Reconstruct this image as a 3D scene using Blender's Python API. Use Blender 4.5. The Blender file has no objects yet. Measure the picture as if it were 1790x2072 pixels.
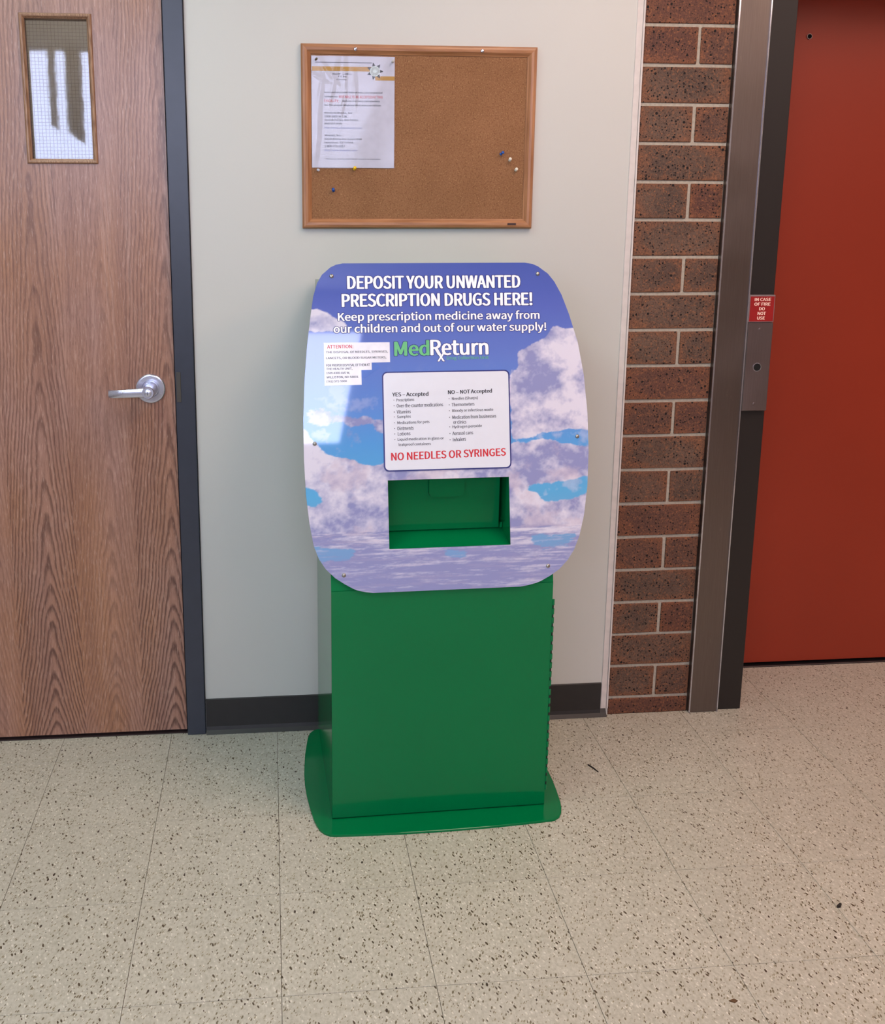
import bpy, bmesh, math, random
import numpy as np
from mathutils import Matrix, Vector
random.seed(7)
C = bpy.context.scene.collection
SC = bpy.context.scene

def lin(c):
    r = []
    for v in c[:3]:
        v = v / 255.0
        r.append(v / 12.92 if v <= .04045 else ((v + .055) / 1.055) ** 2.4)
    return (r[0], r[1], r[2], 1.0)

# ------------------------------------------------------------------ camera
FPX, PX, PY, HC, DC = 2081.27, 744.44, 840.82, 1.5169, 2.7809
cam = bpy.data.objects.new('camera', bpy.data.cameras.new('camera'))
C.objects.link(cam)
cam.data.sensor_fit = 'VERTICAL'
cam.data.sensor_height = 36.0
cam.data.sensor_width = 36.0 * 1790 / 2072
cam.data.lens = FPX / 2072 * 36.0
cam.data.shift_x = (895 - PX) / 2072
cam.data.shift_y = -(1036 - PY) / 2072
R = Matrix.Rotation(math.radians(-5.46), 3, 'Z') @ Matrix.Rotation(math.radians(-11.748), 3, 'X') @ Matrix.Rotation(math.radians(-.162), 3, 'Y')
Rc = R @ Matrix(((1, 0, 0), (0, 0, -1), (0, 1, 0)))
cam.matrix_world = Matrix.Translation((0, -DC, HC)) @ Rc.to_4x4()
cam.data.clip_start = .05
SC.camera = cam
# ------------------------------------------------------------------ world, exposure
w = bpy.data.worlds.new('world'); SC.world = w; w.use_nodes = True
w.node_tree.nodes['Background'].inputs[0].default_value = (.75, .8, 1, 1)
w.node_tree.nodes['Background'].inputs[1].default_value = .35
SC.view_settings.view_transform = 'Standard'
SC.view_settings.look = 'None'
SC.view_settings.gamma = 1
SC.view_settings.use_curve_mapping = False
SC.view_settings.exposure = -0.12
SC.cycles.max_bounces = 8
WINDOW_POWER = 14.0       # emission of the sky seen in the high window behind the camera
COOL_LAMP, WARM_LAMP = 10.5, 11.0

# ------------------------------------------------------------------ node helper
class NT:
    def __init__(s, name):
        s.m = bpy.data.materials.new(name); s.m.use_nodes = True
        s.t = s.m.node_tree; s.b = s.t.nodes['Principled BSDF']; s.out = s.t.nodes['Material Output']
    def n(s, typ, **k):
        nd = s.t.nodes.new(typ)
        for a, v in k.items(): setattr(nd, a, v)
        return nd
    def put(s, sock, v):
        if isinstance(v, bpy.types.NodeSocket): s.t.links.new(v, sock)
        elif v is not None: sock.default_value = v
    def math(s, op, a, b=None, c=None, clamp=False):
        nd = s.n('ShaderNodeMath', operation=op, use_clamp=clamp)
        s.put(nd.inputs[0], a); s.put(nd.inputs[1], b)
        if c is not None: s.put(nd.inputs[2], c)
        return nd.outputs[0]
    def obj(s):
        return s.n('ShaderNodeTexCoord').outputs['Object']
    def world(s):
        return s.n('ShaderNodeNewGeometry').outputs['Position']
    def mapv(s, v, scale=(1, 1, 1), loc=(0, 0, 0), rot=(0, 0, 0)):
        nd = s.n('ShaderNodeMapping'); s.put(nd.inputs[0], v)
        s.put(nd.inputs['Scale'], scale); s.put(nd.inputs['Location'], loc); nd.inputs['Rotation'].default_value = rot
        return nd.outputs[0]
    def noise(s, v, scale=5, detail=4, rough=.5, dist=0, out=0):
        nd = s.n('ShaderNodeTexNoise'); s.put(nd.inputs['Vector'], v); s.put(nd.inputs['Scale'], scale)
        nd.inputs['Detail'].default_value = detail; nd.inputs['Roughness'].default_value = rough; nd.inputs['Distortion'].default_value = dist
        return nd.outputs[out]
    def vor(s, v, scale=5, out='Distance', rnd=1):
        nd = s.n('ShaderNodeTexVoronoi'); s.put(nd.inputs['Vector'], v); s.put(nd.inputs['Scale'], scale)
        nd.inputs['Randomness'].default_value = rnd
        return nd.outputs[out]
    def ramp(s, f, stops, interp='LINEAR'):
        nd = s.n('ShaderNodeValToRGB'); s.put(nd.inputs[0], f); cr = nd.color_ramp; cr.interpolation = interp
        while len(cr.elements) < len(stops): cr.elements.new(.5)
        for e, (p, c) in zip(cr.elements, stops):
            e.position = p; e.color = c if not isinstance(c, (int, float)) else (c, c, c, 1)
        return nd.outputs[0]
    def mix(s, f, a, b, mode='MIX'):
        nd = s.n('ShaderNodeMix', data_type='RGBA', blend_type=mode)
        s.put(nd.inputs[0], f); s.put(nd.inputs[6], a); s.put(nd.inputs[7], b)
        return nd.outputs[2]
    def sep(s, v):
        nd = s.n('ShaderNodeSeparateXYZ'); s.put(nd.inputs[0], v); return nd.outputs
    def bump(s, h, strength=.2, dist=.001):
        nd = s.n('ShaderNodeBump'); s.put(nd.inputs['Height'], h); nd.inputs['Strength'].default_value = strength; nd.inputs['Distance'].default_value = dist
        s.t.links.new(nd.outputs[0], s.b.inputs['Normal'])
    def set(s, col=None, rough=None, metal=None, spec=None, coat=None, coatr=None):
        for k, v in (('Base Color', col), ('Roughness', rough), ('Metallic', metal), ('Specular IOR Level', spec), ('Coat Weight', coat), ('Coat Roughness', coatr)):
            if v is not None: s.put(s.b.inputs[k], v)
        return s.m

MC = {}
def paint(name, rgb, rough=.5, metal=0, spec=.5, var=.06, scale=40, bump=0, coat=0):
    if name in MC: return MC[name]
    t = NT(name); c = lin(rgb)
    d = tuple(x * (1 - var) for x in c[:3]) + (1,); e = tuple(min(1, x * (1 + var)) for x in c[:3]) + (1,)
    nz = t.noise(t.obj(), scale, 3)
    t.set(t.ramp(nz, [(.3, d), (.7, e)]), rough, metal, spec, coat, .05)
    if bump: t.bump(t.noise(t.obj(), scale * 12, 2), bump, .0006)
    MC[name] = t.m
    return t.m
def emit(name, rgb, strength):
    t = NT(name); t.t.nodes.remove(t.b)
    e = t.n('ShaderNodeEmission'); e.inputs[0].default_value = lin(rgb); e.inputs[1].default_value = strength
    t.t.links.new(e.outputs[0], t.out.inputs[0]); return t.m

# ------------------------------------------------------------------ mesh helpers
def link(name, me, mat, parent=None, smooth=False):
    o = bpy.data.objects.new(name, me); C.objects.link(o)
    if mat is not None and not me.materials: me.materials.append(mat)
    if parent is not None: o.parent = parent
    if smooth:
        me.polygons.foreach_set('use_smooth', [True] * len(me.polygons))
    return o
def org(parent):
    v = Vector((0, 0, 0))
    while parent is not None:
        v += Vector(parent.get('org', (0, 0, 0))); parent = parent.parent
    return v
def bm_obj(name, bm, mat, parent=None, smooth=False, tocentre=False):
    """vertices are in room coordinates; the parent's origin is taken off"""
    o0 = org(parent)
    c = Vector((0, 0, 0))
    if tocentre:
        xs = [v.co for v in bm.verts]
        c = Vector([(min(p[i] for p in xs) + max(p[i] for p in xs)) / 2 for i in range(3)]) - o0
    for v in bm.verts: v.co -= o0 + c
    bmesh.ops.recalc_face_normals(bm, faces=bm.faces)
    me = bpy.data.meshes.new(name); bm.to_mesh(me); bm.free()
    o = link(name, me, mat, parent, smooth); o.location = c
    if tocentre: o['org'] = tuple(c)
    return o
def add_box(bm, x0, x1, y0, y1, z0, z1, bev=0, seg=1):
    r = bmesh.ops.create_cube(bm, size=1)
    vs = r['verts']
    for v in vs:
        v.co = Vector(((x0 + x1) / 2 + v.co.x * (x1 - x0), (y0 + y1) / 2 + v.co.y * (y1 - y0), (z0 + z1) / 2 + v.co.z * (z1 - z0)))
    if bev:
        es = list({e for v in vs for e in v.link_edges})
        bmesh.ops.bevel(bm, geom=es, offset=bev, segments=seg, affect='EDGES', profile=.5)
def box(name, x0, x1, y0, y1, z0, z1, mat, parent=None, bev=0, seg=1, tc=True):
    bm = bmesh.new(); add_box(bm, x0, x1, y0, y1, z0, z1, bev, seg)
    return bm_obj(name, bm, mat, parent, tocentre=tc)
def thing(name, label, cat, loc, group=None, rz=0):
    o = bpy.data.objects.new(name, None); C.objects.link(o)
    o.location = loc; o.rotation_euler = (0, 0, rz); o.empty_display_size = .05
    o['org'] = tuple(loc); o['label'] = label; o['category'] = cat
    if group: o['group'] = group
    return o
def struct(o, label=None):
    o['kind'] = 'structure'
    if label: o['label'] = label
    return o
def add_lathe(bm, prof, org_, axis, seg=20, cap=True):
    """prof: (radius, height along axis)"""
    ax = Vector(axis).normalized(); t = Vector((0, 0, 1)) if abs(ax.z) < .9 else Vector((1, 0, 0))
    e1 = ax.cross(t).normalized(); e2 = ax.cross(e1)
    rings = []
    for r, h in prof:
        rings.append([bm.verts.new(Vector(org_) + ax * h + (e1 * math.cos(a) + e2 * math.sin(a)) * max(r, 1e-5)) for a in [2 * math.pi * i / seg for i in range(seg)]])
    for a, b in zip(rings, rings[1:]):
        for i in range(seg): bm.faces.new((a[i], a[(i + 1) % seg], b[(i + 1) % seg], b[i]))
    if cap: bm.faces.new(rings[0]); bm.faces.new(rings[-1])
def lathe(name, prof, org_, axis, mat, parent=None, seg=20, smooth=True, tc=True):
    bm = bmesh.new(); add_lathe(bm, prof, org_, axis, seg)
    o = bm_obj(name, bm, mat, parent, False, tc)
    if smooth:
        for p in o.data.polygons: p.use_smooth = len(p.vertices) == 4
        try: o.data.set_sharp_from_angle(angle=math.radians(40))
        except Exception: pass
    return o
def prism(name, pts, mapf, t0, t1, mat, parent=None, bev=0):
    """pts: 2-D outline; mapf(a, b, depth) -> point"""
    bm = bmesh.new()
    A = [bm.verts.new(mapf(a, b, t0)) for a, b in pts]; B = [bm.verts.new(mapf(a, b, t1)) for a, b in pts]
    bm.faces.new(A); bm.faces.new(B[::-1])
    n = len(pts)
    for i in range(n): bm.faces.new((A[i], A[(i + 1) % n], B[(i + 1) % n], B[i]))
    return bm_obj(name, bm, mat, parent, tocentre=False)
def rrect(x0, x1, y0, y1, r, seg=5):
    p = []
    for cx, cy, a0 in ((x1 - r, y1 - r, 0), (x0 + r, y1 - r, 90), (x0 + r, y0 + r, 180), (x1 - r, y0 + r, 270)):
        for k in range(seg + 1):
            a = math.radians(a0 + 90 * k / seg); p.append((cx + r * math.cos(a), cy + r * math.sin(a)))
    return p

# lettering: flat print, all texts are made first and turned into meshes together
TEXTS = []
try:
    import os
    FONT = bpy.data.fonts.load(os.path.join(bpy.utils.system_resource('DATAFILES'), 'fonts', 'Noto Sans CJK Regular.woff2'))
except Exception:
    FONT = None
def text(body, x0, x1, y0, y1, frame, mat, parent, off=0.0, lift=.0003, name='lettering', lab=None, slant=0, grow=0):
    """fit the text into x0..x1, y0..y1 of a plane; frame(a, b, depth) -> room point (or kiosk point)"""
    cu = bpy.data.curves.new('lettering', 'FONT'); cu.body = body; cu.size = 1; cu.resolution_u = 3
    cu.fill_mode = 'FRONT'
    if FONT: cu.font = FONT
    o = bpy.data.objects.new('lettering_source', cu); C.objects.link(o)
    TEXTS.append((o, x0, x1, y0, y1, frame, mat, parent, lift, name, lab, slant, off, grow))
def flush_texts():
    dg = bpy.context.evaluated_depsgraph_get()
    dg.update()
    for (o, x0, x1, y0, y1, fr, mat, parent, lift, name, lab, slant, off, grow) in TEXTS:
        me = bpy.data.meshes.new_from_object(o.evaluated_get(dg))
        n = len(me.vertices); co = np.zeros(n * 3); me.vertices.foreach_get('co', co); co = co.reshape(-1, 3)
        me.calc_loop_triangles()
        tri = np.zeros(len(me.loop_triangles) * 3, np.int32); me.loop_triangles.foreach_get('vertices', tri); tri = tri.reshape(-1, 3)
        mn, mx = co.min(0), co.max(0)
        hgt = y1 - y0; b = off * hgt        # overprinted copies thicken the strokes, as bold type does
        sh = [(0, 0)]
        if b: sh = [(-b, 0), (0, 0), (b, 0), (0, -b * .3), (0, b * .3)]
        if grow: sh = [(k * b + grow * math.cos(a), grow * math.sin(a)) for k in (-1, 1) for a in [math.pi * 2 * q_ / 8 for q_ in range(8)]]
        fx = (co[:, 0] - mn[0]) / (mx[0] - mn[0]); fy = (co[:, 1] - mn[1]) / (mx[1] - mn[1])
        ax = x0 + b + fx * (x1 - x0 - 2 * b); by = y0 + fy * hgt + slant * fx
        o0 = org(parent); P00 = Vector(fr(0, 0, -lift)) - o0; EX = Vector(fr(1, 0, -lift)) - o0 - P00; EY = Vector(fr(0, 1, -lift)) - o0 - P00
        N0 = EX.cross(EY).normalized()
        V_ = []; F_ = []
        for k, (sx, sy) in enumerate(sh):
            V_.append(np.array(P00)[None] + (ax + sx)[:, None] * np.array(EX)[None] + (by + sy)[:, None] * np.array(EY)[None] + np.array(N0)[None] * (k * .000004))
            F_.append(tri + k * n)
        V_ = np.concatenate(V_); F_ = np.concatenate(F_)
        bpy.data.meshes.remove(me); me = bpy.data.meshes.new(name); me.from_pydata(V_.tolist(), [], F_.tolist()); me.update()
        q = link(name, me, mat, parent)
        if lab: q['label'] = lab
    for t in TEXTS:
        cu = t[0].data; bpy.data.objects.remove(t[0]); bpy.data.curves.remove(cu)

# ================================================================== materials
def mat_wall():
    t = NT('painted_wall'); p = t.world()
    n1 = t.noise(p, 1.3, 2); 
    col = t.ramp(n1, [(.3, lin((200, 199, 192))), (.7, lin((205, 204, 197)))])
    t.set(col, .55); t.bump(t.noise(p, 420, 3), .12, .0006); return t.m
def mat_tile():
    t = NT('speckled_tile')
    rnd = t.n('ShaderNodeObjectInfo').outputs['Random']
    p = t.obj()
    off = t.n('ShaderNodeCombineXYZ'); t.put(off.inputs[0], t.math('MULTIPLY', rnd, 37)); t.put(off.inputs[1], t.math('MULTIPLY', rnd, 91))
    v = t.n('ShaderNodeVectorMath', operation='ADD'); t.put(v.inputs[0], p); t.put(v.inputs[1], off.outputs[0]); q = v.outputs[0]
    base = t.ramp(t.noise(q, 14, 4), [(.3, lin((181, 180, 165))), (.7, lin((195, 193, 178)))])
    tone = t.ramp(rnd, [(0, .96), (1, 1.03)])
    base = t.mix(1.0, base, tone, 'MULTIPLY')
    def chips(scale, sel, rad, col, base, sc=(1, .42, 1), ang=.25):
        qq = t.mapv(q, (1, 1, 1), (scale * .013, 0, 0), (0, 0, ang)); qq = t.mapv(qq, sc)
        dist = t.vor(qq, scale); cc = t.n('ShaderNodeTexVoronoi'); t.put(cc.inputs['Vector'], qq); cc.inputs['Scale'].default_value = scale
        r = t.sep(cc.outputs['Color'])
        size = t.math('MULTIPLY', t.math('ADD', r[1], .35), rad)
        m = t.math('MULTIPLY', t.math('LESS_THAN', r[0], sel), t.math('LESS_THAN', cc.outputs['Distance'], size))
        return t.mix(m, base, col)
    cl = t.ramp(t.noise(t.mapv(q, (1, .6, 1)), 150, 3, .6), [(.36, lin((170, 162, 140))), (.5, lin((196, 188, 170))), (.66, lin((214, 208, 192)))])
    base = t.mix(.45, base, cl)
    base = chips(200, .34, .34, lin((216, 211, 196)), base, (1, .55, 1), -.3)
    base = chips(255, .42, .32, lin((152, 143, 118)), base, (1, .45, 1), .5)
    base = chips(215, .26, .32, lin((118, 108, 86)), base, (1, .42, 1), .3)
    base = chips(165, .17, .29, lin((84, 72, 54)), base, (1, .42, 1), -.35)
    base = chips(120, .05, .24, lin((66, 54, 42)), base, (1, .5, 1), .1)
    t.set(base, .34, 0, .4)
    t.bump(t.noise(q, 60, 2), .05, .0004)
    return t.m
def mat_door():
    t = NT('oak_veneer'); p = t.world(); s = t.sep(p); X, Z = s[0], s[2]
    pores = t.noise(t.mapv(p, (1, 1, .085)), 430, 3, .65)
    dash = t.noise(t.mapv(p, (1, 1, .05), (5, 0, 3)), 240, 3, .6)
    streak = t.noise(t.mapv(p, (1, 1, .02)), 95, 4, .65)
    broad = t.noise(t.mapv(p, (1, 1, .12)), 14, 3)
    # pinkish brown drifting into orange brown between the leaves
    base = t.mix(t.ramp(t.noise(t.mapv(p, (1.6, 1, .55)), 3.2, 2), [(.35, 0), (.65, 1)]), lin((170, 130, 116)), lin((172, 122, 90)))
    base = t.mix(t.ramp(broad, [(.35, 0), (.7, .45)]), base, lin((140, 98, 80)))
    base = t.mix(t.ramp(streak, [(.50, 0), (.70, .45)]), base, lin((116, 78, 66)))
    base = t.mix(t.ramp(streak, [(.30, .35), (.42, 0)]), base, lin((188, 150, 132)))
    # cathedral figure: nested arches, tight at the foot and drawn out towards the top of each veneer leaf
    def step(x): return t.math('GREATER_THAN', X, x)
    g1, g2, g3 = step(-.720), step(-.546), step(-.384)
    def leafval(a, b, c, d):
        v = t.math('MULTIPLY_ADD', g1, b - a, a); v = t.math('MULTIPLY_ADD', g2, c - b, v); return t.math('MULTIPLY_ADD', g3, d - c, v)
    cx = leafval(-.79, -.630, -.456, -.292); amp = leafval(.35, .95, .45, 1.0); seed = leafval(.1, .7, 1.3, 2.2)
    cxw = t.math('MULTIPLY_ADD', Z, .012, cx)
    dx = t.math('SUBTRACT', X, cxw)
    sv = t.n('ShaderNodeCombineXYZ'); t.put(sv.inputs[0], X); t.put(sv.inputs[1], seed); t.put(sv.inputs[2], t.math('MULTIPLY', Z, .45))
    wob = t.math('SUBTRACT', t.noise(sv.outputs[0], 26, 3, .55), .5)
    wob2 = t.math('SUBTRACT', t.noise(sv.outputs[0], 7, 2, .5), .5)
    rad = t.math('SUBTRACT', t.math('SQRT', t.math('MULTIPLY_ADD', dx, dx, .018 * .018)), .018)
    ph = t.math('MULTIPLY', t.math('LOGARITHM', t.math('MULTIPLY_ADD', Z, 3.0, 1.0), 2.71828), 9.6)
    ph = t.math('MULTIPLY_ADD', rad, 112, ph)
    ph = t.math('MULTIPLY_ADD', wob, 1.1, ph); ph = t.math('MULTIPLY_ADD', wob2, 3.2, ph); ph = t.math('MULTIPLY_ADD', seed, 3.3, ph)
    fr = t.math('FRACT', ph)
    ln = t.ramp(fr, [(.0, .1), (.12, .0), (.42, .10), (.66, .8), (.82, 1), (.93, .6), (1.0, .1)])
    brk = t.ramp(dash, [(.30, .6), (.50, 1)])
    hi = t.n('ShaderNodeMapRange'); t.put(hi.inputs[0], Z); hi.inputs[1].default_value = .35; hi.inputs[2].default_value = 1.3; hi.inputs[3].default_value = .95; hi.inputs[4].default_value = .55
    m = t.math('MULTIPLY', t.math('MULTIPLY', ln, amp), t.math('MULTIPLY', brk, hi.outputs[0]))
    base = t.mix(t.math('MULTIPLY', m, .95), base, lin((78, 46, 36)))
    base = t.mix(t.ramp(pores, [(.55, 0), (.68, .45)]), base, lin((96, 64, 56)))
    base = t.mix(t.ramp(pores, [(.30, .55), (.43, 0)]), base, lin((198, 162, 144)))
    t.set(base, .36, 0, .45, .2, .28)
    t.bump(pores, .12, .0005)
    return t.m
def mat_brick():
    t = NT('wirecut_brick'); rnd = t.n('ShaderNodeObjectInfo').outputs['Random']; p = t.obj()
    off = t.n('ShaderNodeCombineXYZ'); t.put(off.inputs[0], t.math('MULTIPLY', rnd, 53)); t.put(off.inputs[2], t.math('MULTIPLY', rnd, 19))
    v = t.n('ShaderNodeVectorMath', operation='ADD'); t.put(v.inputs[0], p); t.put(v.inputs[1], off.outputs[0]); q = v.outputs[0]
    core = t.ramp(t.noise(q, 9, 3), [(.35, lin((88, 72, 62))), (.65, lin((108, 86, 72)))])
    red = t.ramp(t.noise(q, 16, 3), [(.3, lin((108, 60, 45))), (.7, lin((92, 54, 46)))])
    tan = lin((140, 88, 58))
    r2 = t.math('FRACT', t.math('MULTIPLY', rnd, 7.31))
    c = t.mix(t.ramp(r2, [(.35, 0.05), (.8, .65)]), core, red)
    # warmer burnt rim round the face of a brick
    bt = t.n('ShaderNodeTexCoord').outputs['Generated']; g = t.sep(bt)
    ex = t.math('MULTIPLY', t.math('MULTIPLY', g[0], t.math('SUBTRACT', 1, g[0])), 4)
    ez = t.math('MULTIPLY', t.math('MULTIPLY', g[2], t.math('SUBTRACT', 1, g[2])), 4)
    edge = t.math('ADD', t.math('MULTIPLY', ex, ez), t.math('MULTIPLY', t.math('SUBTRACT', t.noise(q, 22, 4), .5), 1.3))
    c = t.mix(t.ramp(edge, [(.0, .5), (.5, 0)]), c, tan)
    c = t.mix(t.ramp(t.noise(q, 150, 4, .75), [(.52, 0), (.66, .75)]), c, lin((160, 104, 68)))
    c = t.mix(t.ramp(t.noise(q, 240, 3, .75), [(.50, 0), (.64, .85)]), c, lin((58, 42, 36)))
    vo = t.n('ShaderNodeTexVoronoi'); t.put(vo.inputs['Vector'], q); vo.inputs['Scale'].default_value = 115; vc = t.sep(vo.outputs['Color'])
    clump = t.ramp(t.noise(q, 14, 2), [(.38, .12), (.62, .62)])
    sel = t.math('LESS_THAN', vc[0], clump); dot = t.math('LESS_THAN', vo.outputs['Distance'], t.math('MULTIPLY_ADD', vc[1], .34, .16))
    c = t.mix(t.math('MULTIPLY', sel, dot), c, lin((22, 18, 18)))
    t.set(c, .72, 0, .3)
    t.bump(t.noise(q, 220, 4, .7), .5, .0015)
    return t.m
def mat_cork():
    t = NT('cork'); p = t.obj()
    c = t.ramp(t.noise(p, 9, 2), [(.3, lin((140, 99, 68))), (.7, lin((150, 107, 75)))])
    c = t.mix(t.ramp(t.noise(p, 260, 3, .7), [(.5, 0), (.68, .75)]), c, lin((108, 70, 42)))
    c = t.mix(t.ramp(t.noise(t.mapv(p, (1, 1, 1), (3, 3, 3)), 330, 3, .7), [(.58, 0), (.7, .8)]), c, lin((200, 160, 112)))
    t.set(c, .85, 0, .2); t.bump(t.noise(p, 380, 3), .5, .001); return t.m
def mat_oakframe(axis):
    t = NT('oak_moulding_' + axis); p = t.obj()
    sc = (.05, 1, 1) if axis == 'x' else (1, 1, .05)
    c = t.ramp(t.noise(t.mapv(p, sc), 160, 4), [(.35, lin((148, 98, 62))), (.65, lin((180, 126, 86)))])
    t.set(c, .38, 0, .5); return t.m
def mat_doormould():
    t = NT('oak_lite_moulding'); p = t.obj()
    c = t.ramp(t.noise(t.mapv(p, (1, 1, .1)), 300, 4), [(.35, lin((128, 92, 68))), (.65, lin((176, 136, 106)))])
    t.set(c, .4); return t.m
def mat_steel(name, rgb, rough=.33, vert=True):
    t = NT(name); p = t.obj()
    g = t.noise(t.mapv(p, (1, 1, .01) if vert else (.01, 1, 1)), 900, 3)
    c = t.mix(t.ramp(g, [(.3, 0), (.7, .35)]), lin(rgb), lin(tuple(int(x * .8) for x in rgb)))
    sc = t.ramp(t.noise(t.mapv(p, (1, 1, .35)), 38, 4, .7), [(.66, 0), (.72, .5)])
    c = t.mix(sc, c, lin(tuple(min(255, int(x * 1.15)) for x in rgb)))
    t.set(c, t.ramp(t.noise(p, 6, 3), [(.3, rough - .05), (.7, rough + .08)]), .9)
    t.bump(g, .05, .0003); return t.m
def mat_blackpaint():
    t = NT('worn_black_paint'); p = t.obj()
    m = t.ramp(t.noise(t.mapv(p, (1, 1, .6)), 95, 5, .8), [(.70, 0), (.745, .75)])
    t.set(t.mix(m, lin((36, 32, 31)), lin((128, 120, 116))), .42, 0, .4); t.bump(t.noise(p, 50, 2), .05, .001); return t.m
def mat_glass():
    t = NT('wired_glass'); t.t.nodes.remove(t.b)
    g = t.n('ShaderNodeBsdfGlossy'); g.inputs['Roughness'].default_value = .03; g.inputs['Color'].default_value = (.95, .96, 1, 1)
    tr = t.n('ShaderNodeBsdfTransparent'); tr.inputs[0].default_value = (.86, .9, .9, 1)
    f = t.n('ShaderNodeLayerWeight'); f.inputs[0].default_value = .5
    fr_ = t.math('ADD', .045, t.math('MULTIPLY', .95, t.math('POWER', f.outputs['Facing'], 5.0)))
    bp = t.n('ShaderNodeBump'); t.put(bp.inputs['Height'], t.noise(t.obj(), 30, 2)); bp.inputs['Strength'].default_value = .03; bp.inputs['Distance'].default_value = .001
    t.t.links.new(bp.outputs[0], g.inputs['Normal'])
    mx = t.n('ShaderNodeMixShader'); t.put(mx.inputs[0], fr_); t.t.links.new(tr.outputs[0], mx.inputs[1]); t.t.links.new(g.outputs[0], mx.inputs[2])
    t.t.links.new(mx.outputs[0], t.out.inputs[0]); return t.m
def mat_sleeve():
    t = NT('clear_sleeve'); t.t.nodes.remove(t.b)
    g = t.n('ShaderNodeBsdfGlossy'); g.inputs['Roughness'].default_value = .12
    tr = t.n('ShaderNodeBsdfTransparent'); tr.inputs[0].default_value = (.97, .97, .985, 1)
    f = t.n('ShaderNodeLayerWeight'); f.inputs[0].default_value = .5
    fr_ = t.math('ADD', .022, t.math('MULTIPLY', .95, t.math('POWER', f.outputs['Facing'], 5.0)))
    mx = t.n('ShaderNodeMixShader'); t.put(mx.inputs[0], fr_); t.t.links.new(tr.outputs[0], mx.inputs[1]); t.t.links.new(g.outputs[0], mx.inputs[2])
    t.t.links.new(mx.outputs[0], t.out.inputs[0]); return t.m
def mat_green(name, rgb, rough):
    t = NT(name); p = t.obj()
    t.set(t.ramp(t.noise(p, 3, 2), [(.3, lin(rgb)), (.7, lin(tuple(int(x * 1.04) for x in rgb)))]), rough, 0, .3)
    t.bump(t.noise(p, 500, 2), .03, .0003); return t.m
def mat_print():
    t = NT('printed_sky'); a = t.n('ShaderNodeVertexColor'); a.layer_name = 'print'
    t.set(a.outputs[0], .04, 0, .5, .55, .04); return t.m

WALL = mat_wall(); TILE = mat_tile(); OAK = mat_door(); BRICK = mat_brick(); CORK = mat_cork()
GREEN = mat_green('green_powder_coat', (0, 112, 62), .13)
WHITE = paint('white_print', (250, 250, 252), .35)
BLACKINK = paint('black_ink', (40, 40, 46), .4)
GREYINK = paint('grey_ink', (58, 58, 68), .4)
REDINK = paint('red_ink', (205, 38, 48), .4)
BLUEINK = paint('blue_ink', (60, 76, 150), .4)
NAVY = paint('navy_ink', (38, 44, 118), .3)
CHROME = mat_steel('satin_chrome', (205, 208, 222), .16)
STEEL = mat_steel('stainless_casing', (122, 112, 108), .34)
PLATE = mat_steel('switch_plate_steel', (134, 124, 126), .34)
DARKMETAL = paint('dark_bronze_metal', (52, 48, 50), .35, .6)
VINYL = paint('black_vinyl', (44, 42, 42), .42, 0, .4)
FRAMEPAINT = paint('charcoal_frame_paint', (52, 56, 68), .36, 0, .5, .05, 30, .05)
BLACKP = mat_blackpaint()
MORTAR = paint('mortar', (178, 169, 153), .9, 0, .2, .14, 120, .8)
REDDOOR = paint('red_lacquer', (146, 50, 30), .42, 0, .4, .05, 2.2, .05)
GLASS = mat_glass(); SLEEVE = mat_sleeve()
BEAD = paint('white_corner_bead', (214, 206, 200), .45)
VOID = paint('dark_recess', (10, 10, 10), .9)

# ================================================================== floor
T = .3048; TX0, TY0 = -.609, -.1268
fl = box('floor', -3.2, 4.2, -4.6, .9, -.12, -.0032, paint('subfloor', (118, 100, 84), .8), None)
struct(fl)
cache = {}
nt = 0
for i in range(-3, 13):
    for j in range(-1, 9):
        x0 = TX0 + i * T; y1 = TY0 - (j - 1) * T - T
        # row j spans y from TY0-(j)*T to TY0-(j-1)*T
        ya, yb = TY0 - j * T, TY0 - (j - 1) * T
        xa, xb = x0, x0 + T
        if j <= 0:
            lim = .0 if j == 0 else None
            inrec = xb > 1.412
            if j == 0:
                yb = min(yb, .002) if not inrec else yb
            else:
                ya, yb = TY0 + T, .270
                if not inrec: continue
                xa = max(xa, 1.412)
            if j == 0 and inrec and xa < 1.412:
                pass
        g = .00055
        key = (round(xb - xa, 4), round(yb - ya, 4))
        cx, cy = (xa + xb) / 2, (ya + yb) / 2
        if j == 0 and inrec and xa < 1.412:      # tile notched round the foot of the jamb
            pts = [(xa + g, ya + g), (xb - g, ya + g), (xb - g, yb - g), (1.414, yb - g), (1.414, .002), (xa + g, .002)]
            o = prism('tile', pts, lambda a, b, d: Vector((a, b, d)), -.003, 0, TILE, fl)
            continue
        if key not in cache:
            bm = bmesh.new(); hx, hy = (xb - xa) / 2 - g, (yb - ya) / 2 - g
            add_box(bm, -hx, hx, -hy, hy, -.0028, 0, .0002)
            me = bpy.data.meshes.new('tile'); bm.to_mesh(me); bm.free(); me.materials.append(TILE); cache[key] = me
        o = bpy.data.objects.new('tile', cache[key]); C.objects.link(o); o.parent = fl
        o.location = Vector((cx, cy, random.uniform(-.00015, .0001))) - org(fl)
        nt += 1

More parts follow.
